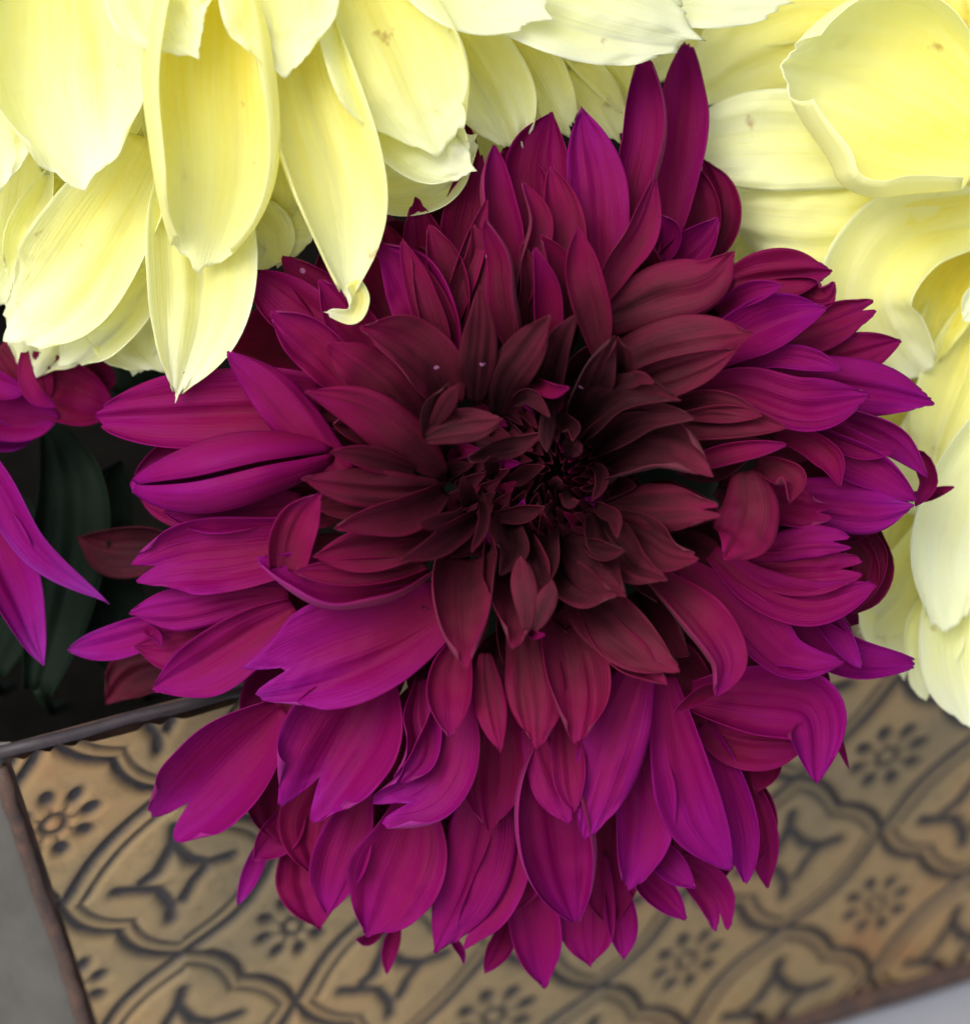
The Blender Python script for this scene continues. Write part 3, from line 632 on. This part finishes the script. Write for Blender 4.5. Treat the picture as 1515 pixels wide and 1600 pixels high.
 (34, .6, (.08, .24), 40, [(950, 810), (1010, 845), (1050, 870), (1092, 874)], dict(tip=.5)),
 (34, .7, (.05, .2), 42, [(930, 800), (960, 850), (1000, 890), (1040, 905)], {}),
 (26, .7, (.02, .12), 60, [(810, 790), (790, 830), (800, 860), (780, 900)], {}),
 (30, .7, (.02, .12), 40, [(850, 800), (845, 850), (850, 890), (850, 920)], {}),
 (30, .7, (.02, .12), 60, [(700, 700), (690, 660), (690, 630), (700, 600)], {}),
]
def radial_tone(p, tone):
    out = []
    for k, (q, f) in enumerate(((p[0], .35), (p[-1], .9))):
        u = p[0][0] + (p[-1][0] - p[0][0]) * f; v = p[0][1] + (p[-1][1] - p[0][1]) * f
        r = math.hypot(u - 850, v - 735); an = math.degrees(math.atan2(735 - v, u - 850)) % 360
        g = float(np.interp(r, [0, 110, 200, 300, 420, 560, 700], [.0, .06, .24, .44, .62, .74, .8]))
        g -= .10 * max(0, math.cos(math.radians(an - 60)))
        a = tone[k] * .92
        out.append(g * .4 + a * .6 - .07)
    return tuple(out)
for hw, cup, tone, dz, pts, op in PUR:
    if math.hypot(pts[0][0] - 850, pts[0][1] - 735) < 120 and hw < 20: tone = (min(tone[0], .22), min(tone[1], .34))
    if dz > -160: tone = radial_tone(pts, tone)  # deepest petals skip this: their dark tone already holds the shade
    if hw >= 26 and 'wave' not in op: op['wave'] = .10
    if hw >= 34 and not op.get('notch') and not op.get('endw') and rnd.random() < .45: op.update(endw=rnd.uniform(.22, .4), sharp=rnd.uniform(1.1, 1.7), skew=rnd.uniform(-.3, .3))
    if hw >= 30 and rnd.random() < .12 and not op.get('notch') and not op.get('endw'): op.update(notch=rnd.uniform(.03, .06), endw=.5, sharp=1.2, skew=0)
    if hw >= 16 and not op.get('endw') and not op.get('notch'): op.update(endw=rnd.uniform(.08, .2), sharp=1.6, skew=rnd.uniform(-.3, .3))
    if hw < 16: op.update(nt_=12, ns=9)
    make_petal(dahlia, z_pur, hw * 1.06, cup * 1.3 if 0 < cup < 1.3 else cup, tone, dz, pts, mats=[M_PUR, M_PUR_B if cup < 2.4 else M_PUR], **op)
# deeper florets seen in the gaps, laid out in the flower's own spiral
GA = math.pi * (3 - math.sqrt(5))
for i in range(135):
    q = (i + .5) / 135
    r0 = 60 + 400 * q ** .62; an = i * GA
    ln = 90 + 150 * q; cx, cy = 830, 745
    a2 = an + rnd.uniform(-.12, .12)
    p0 = (cx + r0 * math.cos(an), cy + r0 * math.sin(an)); p2 = (cx + (r0 + ln) * math.cos(a2), cy + (r0 + ln) * math.sin(a2))
    lim = float(np.interp(math.degrees(a2) % 360, [0, 30, 60, 90, 120, 150, 180, 210, 240, 270, 300, 315, 330, 360], [560, 560, 620, 700, 640, 570, 620, 500, 430, 480, 400, 380, 470, 560]))
    ln = min(ln, lim - r0); p2 = (cx + (r0 + ln) * math.cos(a2), cy + (r0 + ln) * math.sin(a2))
    mid = ((p0[0] + p2[0]) / 2 + rnd.uniform(-10, 10), (p0[1] + p2[1]) / 2 + rnd.uniform(-10, 10))
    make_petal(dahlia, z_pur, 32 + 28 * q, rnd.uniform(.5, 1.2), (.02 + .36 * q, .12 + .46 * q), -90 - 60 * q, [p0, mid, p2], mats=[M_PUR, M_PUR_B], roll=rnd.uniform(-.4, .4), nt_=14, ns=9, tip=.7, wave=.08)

def receptacle(parent, u, v, z, ru, rz, name='receptacle'):
    V = []; Fc = []; nl, nk = 9, 20
    for i in range(nl):
        a = -math.pi / 2 + math.pi * i / (nl - 1)
        for k in range(nk):
            b = 2 * math.pi * k / nk
            V.append(P(u + ru * math.cos(a) * math.cos(b), v + ru * math.cos(a) * math.sin(b), z + rz * math.sin(a)))
    for i in range(nl - 1):
        for k in range(nk): Fc.append((i * nk + k, i * nk + (k + 1) % nk, (i + 1) * nk + (k + 1) % nk, (i + 1) * nk + k))
    return mesh(name, V, Fc, [M_LEAF], parent)
for i in range(110):
    q = (i + .5) / 110; an = i * GA + 1; r1 = 6 + 120 * q ** .75; cx, cy = 868 - 25 * q, 738
    z0 = 60 + 10 * q; z2 = 150 - 50 * q + rnd.uniform(-12, 14)
    tn = rnd.uniform(.1, .62) if i % 5 == 0 else rnd.uniform(0, .12)
    p = [(cx + r1 * .9 * math.cos(an), cy + r1 * .9 * math.sin(an), z0 - 60), (cx + (r1 * 1.18 + 3) * math.cos(an), cy + (r1 * 1.18 + 3) * math.sin(an), z0 + (z2 - z0) * .55),
         (cx + r1 * .86 * math.cos(an + .12), cy + r1 * .86 * math.sin(an + .12), z2)]
    make_petal(dahlia, z_pur, 9 + 11 * q + rnd.uniform(-2, 3), rnd.uniform(.9, 1.5), (tn, tn + .08), 0, p, mats=[M_PUR, M_PUR_B], roll=rnd.uniform(-.3, .3), nt_=10, ns=9, tip=.8, twist=rnd.uniform(-.4, .4))
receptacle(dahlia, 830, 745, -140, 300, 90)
bar('stem', [P(830, 745, -120), P(850, 700, -260), P(860, 620, -420), P(840, 640, -620), P(820, 700, -760)], [.006, .005, .005, .005, .005], [M_GREEN], dahlia)

# ------------------------------------------------------------------ pale yellow dahlia, upper left, leaning over the purple one
cream = empty('cream_yellow_dahlia', 'huge pale yellow dahlia with drooping cream petals in the upper left', 'dahlia', P(380, -260, 120))
def z_cr(u, v):
    r = math.hypot(u - 380, v + 260)
    return 330 - 330 * (r / 900) ** 2
CRE = [
 (82, .5, .42, 90, [(258, -150), (256, -60), (262, 20), (304, 84)], dict(tip=.55, tm=.6, base=.6, notch=0)),
 (90, .6, .40, 90, [(400, -150), (420, -60), (435, 30), (446, 118)], dict(tip=.5, tm=.6, base=.6)),
 (112, .55, .34, 60, [(520, -140), (570, -20), (630, 110), (692, 236)], dict(tip=.5, tm=.6, base=.5, fold=(.9, .3))),
 (110, 1.0, .26, 50, [(325, -40), (332, 110), (342, 260), (311, 416)], dict(tip=.6, tm=.45, base=.7, fold=(1.1, 1.2))),
 (86, .7, .34, 20, [(445, -20), (490, 150), (538, 320), (546, 462)], dict(tip=.55, tm=.45, base=.7, roll=.15, fold=(.3, 1.2), lift=(-60, 130), endw=.2)),
 (13, .8, .4, 150, [(552, 440), (562, 468), (552, 492), (512, 488)], dict(tip=.7, base=.9, tm=.3, lift=(0, 10))),
 (135, .55, .45, 40, [(90, -150), (100, -20), (110, 130), (130, 278)], dict(tip=.28, tm=.5, base=.8, curl=.35)),
 (70, .6, .45, 20, [(-50, 60), (-30, 160), (-20, 240), (-10, 306)], dict(tip=.5)),
 (92, .6, .40, 10, [(235, 220), (180, 330), (110, 440), (10, 528)], dict(tip=.5, tm=.5, base=.6, lip=.1)),
 (58, .5, .5, -20, [(260, 380), (210, 450), (150, 510), (96, 566)], dict(tip=.6)),
 (60, .5, .55, -45, [(130, 450), (90, 500), (60, 550), (44, 593)], dict(tip=.4)),
 (84, .8, .42, 0, [(300, 260), (312, 380), (310, 490), (277, 616)], dict(tip=.9, tm=.42, base=.6, ridge=.2, lift=(-60, 130), endw=.1)),
 (24, .7, .55, 8, [(352, 330), (372, 390), (380, 430), (384, 474)], {}),
 (66, .5, .5, 50, [(560, 120), (630, 200), (690, 240), (735, 262)], dict(tip=.35, tm=.6)),
 (50, .6, .6, -10, [(560, 260), (600, 290), (660, 280), (738, 215)], dict(tip=.4)),
 (66, .6, .38, -30, [(640, -40), (710, 40), (765, 130), (808, 230)], dict(tip=.4, tm=.6)),
 (50, .6, .3, -60, [(720, -20), (790, 60), (840, 130), (885, 208)], dict(tip=.5)),
 (40, .7, .3, -75, [(800, 20), (870, 80), (930, 150), (965, 215)], dict(tip=.5)),
 (42, .6, .3, -70, [(840, 10), (910, 60), (960, 110), (1000, 175)], dict(tip=.5)),
 (84, .6, .6, 70, [(640, -140), (760, -60), (910, 0), (1085, 58)], dict(tip=.25, tm=.6, curl=-.2)),
 (74, .6, .58, 90, [(540, -170), (640, -100), (740, -30), (850, 24)], dict(tip=.45, tm=.6)),
 (60, .6, .6, 40, [(800, -110), (930, -60), (1080, -20), (1225, 2)], dict(tip=.8, tm=.5)),
 (44, .6, .5, -60, [(200, 440), (215, 490), (215, 540), (208, 582)], dict(tip=.4)),
 (90, .6, .40, -75, [(30, 120), (20, 240), (0, 370), (-25, 490)], dict(tip=.4)),
 (70, .6, .36, -85, [(170, 200), (130, 290), (70, 380), (20, 450)], dict(tip=.4)),
 (50, .6, .45, -50, [(370, 320), (400, 360), (410, 390), (398, 422)], dict(tip=.4)),
 (50, .6, .45, -60, [(440, 300), (440, 350), (440, 390), (435, 412)], dict(tip=.35)),
 (60, .6, .45, -50, [(150, 400), (175, 470), (215, 540), (250, 575)], dict(tip=.4)),
]
for hw, cup, tone, dz, pts, op in CRE:
    op.setdefault('wave', .07); op.setdefault('ridge', .03); op.pop('notch', 0); op.setdefault('endw', rnd.uniform(.45, .6)); op.setdefault('sharp', rnd.uniform(.7, 1.1)); op.setdefault('cusp', rnd.uniform(.02, .06)); op.setdefault('thick', .0002)
    make_petal(cream, z_cr, hw * 1.06, cup * 1.25, (tone - .02, tone + .06), dz, pts, mats=[M_YEL, M_YEL_B], lift=op.pop('lift', (-60, 10)), ns=21, nt_=30, **op)
for i in range(64):
    an = i * GA; q = (i + .5) / 64; r0 = 60 + 330 * q; ln = 200 + 140 * q
    p0 = (380 + r0 * math.cos(an), -260 + r0 * math.sin(an)); p2 = (380 + (r0 + ln) * math.cos(an), -260 + (r0 + ln) * math.sin(an))
    mid = ((p0[0] + p2[0]) / 2 + rnd.uniform(-12, 12), (p0[1] + p2[1]) / 2 + rnd.uniform(-12, 12))
    below = math.sin(an) > .1
    make_petal(cream, z_cr, 60 + 30 * q, .6, .32, (-90 if below else 10) - 20 * q, [p0, mid, p2], mats=[M_YEL, M_YEL_B], nt_=14, ns=11, tip=.5, lift=(-60, 10))
receptacle(cream, 380, -260, 60, 170, 120)
bar('stem', [P(380, -260, -20), P(420, -240, -200), P(500, -100, -450), P(560, 100, -700), P(600, 300, -900)], .006, [M_GREEN], cream)

# ------------------------------------------------------------------ golden yellow dahlia behind, right edge
gold = empty('golden_yellow_dahlia', 'yellow dahlia with curled golden petals at the right edge, behind the purple dahlia', 'dahlia', P(1530, 300, -200))
def z_go(u, v):
    return -110
GOL = [
 (172, 1.0, .36, 0, [(1545, 230, 10), (1450, 175, 0), (1340, 125, 10), (1205, 100, 50)], dict(tip=.35, tm=.5, base=.45, curl=.4, fold=(1.1, .5), endw=.34, sharp=.55, cusp=.005, wave=.05)),
 (100, -.4, .36, 0, [(1530, 310, -90), (1400, 325, -60), (1260, 325, -50), (1120, 320, -70)], dict(tip=.3, tm=.6, base=.55, curl=-.4)),
 (78, .6, .50, 0, [(1480, 260, -90), (1350, 225, -60), (1200, 215, -35), (1056, 236, -30)], dict(tip=.5, tm=.6, lip=.3)),
 (90, .4, .30, 0, [(1420, 60, -170), (1300, 50, -160), (1190, 80, -150), (1070, 150, -150)], dict(tip=.4, tm=.5)),
 (80, .4, .28, 0, [(1440, -40, -190), (1330, -30, -180), (1200, 0, -180), (1080, 30, -180)], dict(tip=.4, tm=.5)),
 (60, .8, .14, 0, [(1540, 210, -110), (1500, 120, -130), (1470, 30, -120), (1450, -60, -100)], dict(tip=.5)),
 (50, .8, .12, 0, [(1560, 180, -110), (1530, 100, -110), (1520, 20, -100), (1510, -60, -90)], dict(tip=.5)),
 (78, 1.0, .44, 0, [(1530, 345, -100), (1430, 380, -60), (1375, 460, -60), (1440, 590, -110)], dict(tip=.5, tm=.5, base=.5, roll=.3)),
 (60, .6, .14, 0, [(1540, 370, -130), (1490, 430, -120), (1450, 500, -120), (1440, 580, -125)], dict(tip=.5)),
 (60, .5, .30, 0, [(1560, 440, -140), (1520, 540, -130), (1480, 640, -130), (1450, 740, -130)], dict(tip=.45)),
 (76, .5, .5, 0, [(1450, 380, -160), (1400, 440, -150), (1360, 520, -150), (1330, 600, -160)], dict(tip=.4)),
 (80, .4, .48, 0, [(1560, 560, -160), (1510, 660, -150), (1450, 740, -150), (1400, 800, -160)], dict(tip=.4)),
 (78, .6, .62, 0, [(1620, 600, -110), (1550, 720, -90), (1490, 850, -80), (1478, 985, -90)], dict(tip=.4, tm=.5)),
 (62, .5, .50, 0, [(1440, 760, -190), (1400, 850, -180), (1395, 950, -180), (1410, 1050, -185)], dict(tip=.45)),
 (50, .5, .42, 0, [(1460, 800, -180), (1440, 880, -170), (1380, 960, -170), (1345, 985, -180)], dict(tip=.5)),
 (66, .5, .55, 0, [(1520, 860, -130), (1500, 950, -120), (1505, 1040, -125), (1530, 1140, -130)], dict(tip=.45)),
 (48, .5, .52, 0, [(1490, 900, -150), (1470, 960, -145), (1455, 1020, -145), (1440, 1070, -150)], dict(tip=.5)),
 (13, .6, .98, 0, [(1425, 1035, -140), (1432, 1055, -138), (1440, 1072, -138), (1446, 1094, -140)], {}),
 (26, .6, .9, 0, [(1545, 440, -30), (1530, 470, -25), (1515, 490, -22), (1506, 500, -20)], {}),
 (72, .5, .35, 0, [(1260, -60, -230), (1160, -20, -225), (1060, 40, -225), (950, 120, -235)], dict(tip=.5)),
 (50, .5, .35, 0, [(1320, 380, -215), (1240, 384, -212), (1170, 372, -212), (1112, 350, -220)], dict(tip=.5)),
 (60, .5, .4, 0, [(1360, 300, -200), (1250, 320, -190), (1180, 360, -190), (1150, 400, -200)], dict(tip=.4)),
 (60, .5, .4, 0, [(1400, 330, -200), (1350, 380, -190), (1320, 420, -190), (1300, 470, -200)], dict(tip=.4)),
 (60, .5, .36, 0, [(1560, 640, -200), (1480, 700, -200), (1420, 720, -200), (1380, 760, -200)], dict(tip=.4)),
]
for hw, cup, tone, dz, pts, op in GOL:
    op.pop('notch', 0); op.setdefault('endw', rnd.uniform(.45, .6)); op.setdefault('sharp', rnd.uniform(.6, 1.0)); op.setdefault('cusp', rnd.uniform(.01, .04)); op.setdefault('thick', .0002); op.setdefault('wave', .09); op.setdefault('ridge', .03)
    make_petal(gold, z_go, hw * 1.06, cup * 1.25, (tone - .02, tone + .06), dz, pts, mats=[M_YEL, M_YEL_B], ns=23, nt_=30, **op)
for i in range(30):
    an = i * GA; q = (i + .5) / 30; r0 = 60 + 140 * q; ln = 220 + 60 * q
    p0 = (1560 + r0 * math.cos(an), 330 + r0 * math.sin(an), -190); p2 = (1560 + (r0 + ln) * math.cos(an), 330 + (r0 + ln) * math.sin(an), -215)
    mid = ((p0[0] + p2[0]) / 2, (p0[1] + p2[1]) / 2, -180)
    make_petal(gold, z_go, 70, .6, .25, 0, [p0, mid, p2], mats=[M_YEL, M_YEL_B], nt_=14, ns=11, tip=.5)
receptacle(gold, 1560, 330, -230, 120, 90)
bar('stem', [P(1560, 330, -260), P(1520, 380, -420), P(1420, 420, -620), P(1300, 500, -800)], .006, [M_GREEN], gold)

# ------------------------------------------------------------------ second purple dahlia, mostly beyond the left edge
left = empty('purple_dahlia', 'purple dahlia cut off by the left edge, two magenta petals reaching right', 'dahlia', P(-330, 760, -100))
LEF = [
 (24, 1.0, (.4, .7), 0, [(-90, 560, 0), (-40, 590, 10), (0, 605, 15), (36, 612, 10)], dict(tip=.4)),
 (16, .9, (.4, .62), 0, [(40, 550, 10), (44, 590, 20), (56, 615, 20), (88, 636, 10)], dict(roll=.4)),
 (40, .6, (.45, .66), 0, [(-100, 590, -30), (-20, 640, -25), (40, 655, -30), (92, 650, -40)], dict(tip=.6)),
 (50, .5, (.3, .48), 0, [(0, 560, -60), (70, 600, -55), (120, 620, -60), (176, 640, -80)], dict(tip=.5)),
 (40, .5, (.25, .42), 0, [(60, 540, -70), (110, 570, -75), (150, 590, -80), (180, 600, -90)], dict(tip=.5)),
 (24, .7, (.6, .8), 0, [(-80, 640, -50), (-30, 670, -45), (10, 686, -45), (50, 690, -55)], {}),
 (30, .6, (.3, .45), 0, [(0, 540, -50), (40, 580, -50), (60, 610, -55), (70, 640, -60)], {}),
 (30, .8, (.6, .92), 0, [(-90, 640, 40), (-10, 745, 60), (60, 860, 50), (170, 944, 30)], dict(tip=.9, tm=.4, base=.6, roll=.4)),
 (50, .9, (.48, .84), 0, [(-120, 720, 20), (-40, 820, 35), (20, 930, 30), (68, 1040, 10)], dict(tip=.8, tm=.45, base=.6, roll=-.2)),
]
for hw, cup, tone, dz, pts, op in LEF:
    make_petal(left, z_go, hw * 1.04, cup, tone, dz, pts, mats=[M_PUR, M_PUR_B], **op)
for i in range(40):
    an = i * GA; q = (i + .5) / 40; r0 = 40 + 130 * q; ln = 120 + 60 * q
    if math.cos(an) > .35: ln *= .6
    p0 = (-330 + r0 * math.cos(an), 740 + r0 * math.sin(an), -20 - 60 * q); p2 = (-330 + (r0 + ln) * math.cos(an), 740 + (r0 + ln) * math.sin(an), -60 * q)
    mid = ((p0[0] + p2[0]) / 2, (p0[1] + p2[1]) / 2, 20 - 60 * q)
    make_petal(left, z_go, 36, .8, (.3, .7), 0, [p0, mid, p2], mats=[M_PUR, M_PUR_B], nt_=14, ns=9, tip=.7)
receptacle(left, -330, 740, -70, 90, 70)
bar('stem', [P(-330, 740, -110), P(-250, 760, -250), P(-150, 800, -420), P(0, 850, -600)], .005, [M_GREEN], left)

# ------------------------------------------------------------------ dark leaves in the box behind the flowers
LV = [((60, 1080, -190), (100, 900, -150), (110, 760, -150), (70, 640, -180), 70, 'broad dark green leaf in the shadowed gap left of the purple dahlia'),
      ((210, 1060, -260), (170, 960, -220), (150, 850, -230), (190, 720, -260), 70, 'dark leaf behind the left petals of the purple dahlia'),
      ((-20, 1050, -240), (0, 950, -210), (10, 850, -220), (-30, 760, -260), 80, 'shaded leaf at the left edge below the small purple flower'),
      ((300, 640, -260), (240, 600, -240), (190, 570, -240), (150, 560, -260), 50, 'small dark leaf under the cream petals at left'),
      ((1150, 480, -330), (1120, 380, -320), (1090, 280, -320), (1080, 200, -340), 70, 'dark leaf between the purple dahlia and the golden yellow one')]
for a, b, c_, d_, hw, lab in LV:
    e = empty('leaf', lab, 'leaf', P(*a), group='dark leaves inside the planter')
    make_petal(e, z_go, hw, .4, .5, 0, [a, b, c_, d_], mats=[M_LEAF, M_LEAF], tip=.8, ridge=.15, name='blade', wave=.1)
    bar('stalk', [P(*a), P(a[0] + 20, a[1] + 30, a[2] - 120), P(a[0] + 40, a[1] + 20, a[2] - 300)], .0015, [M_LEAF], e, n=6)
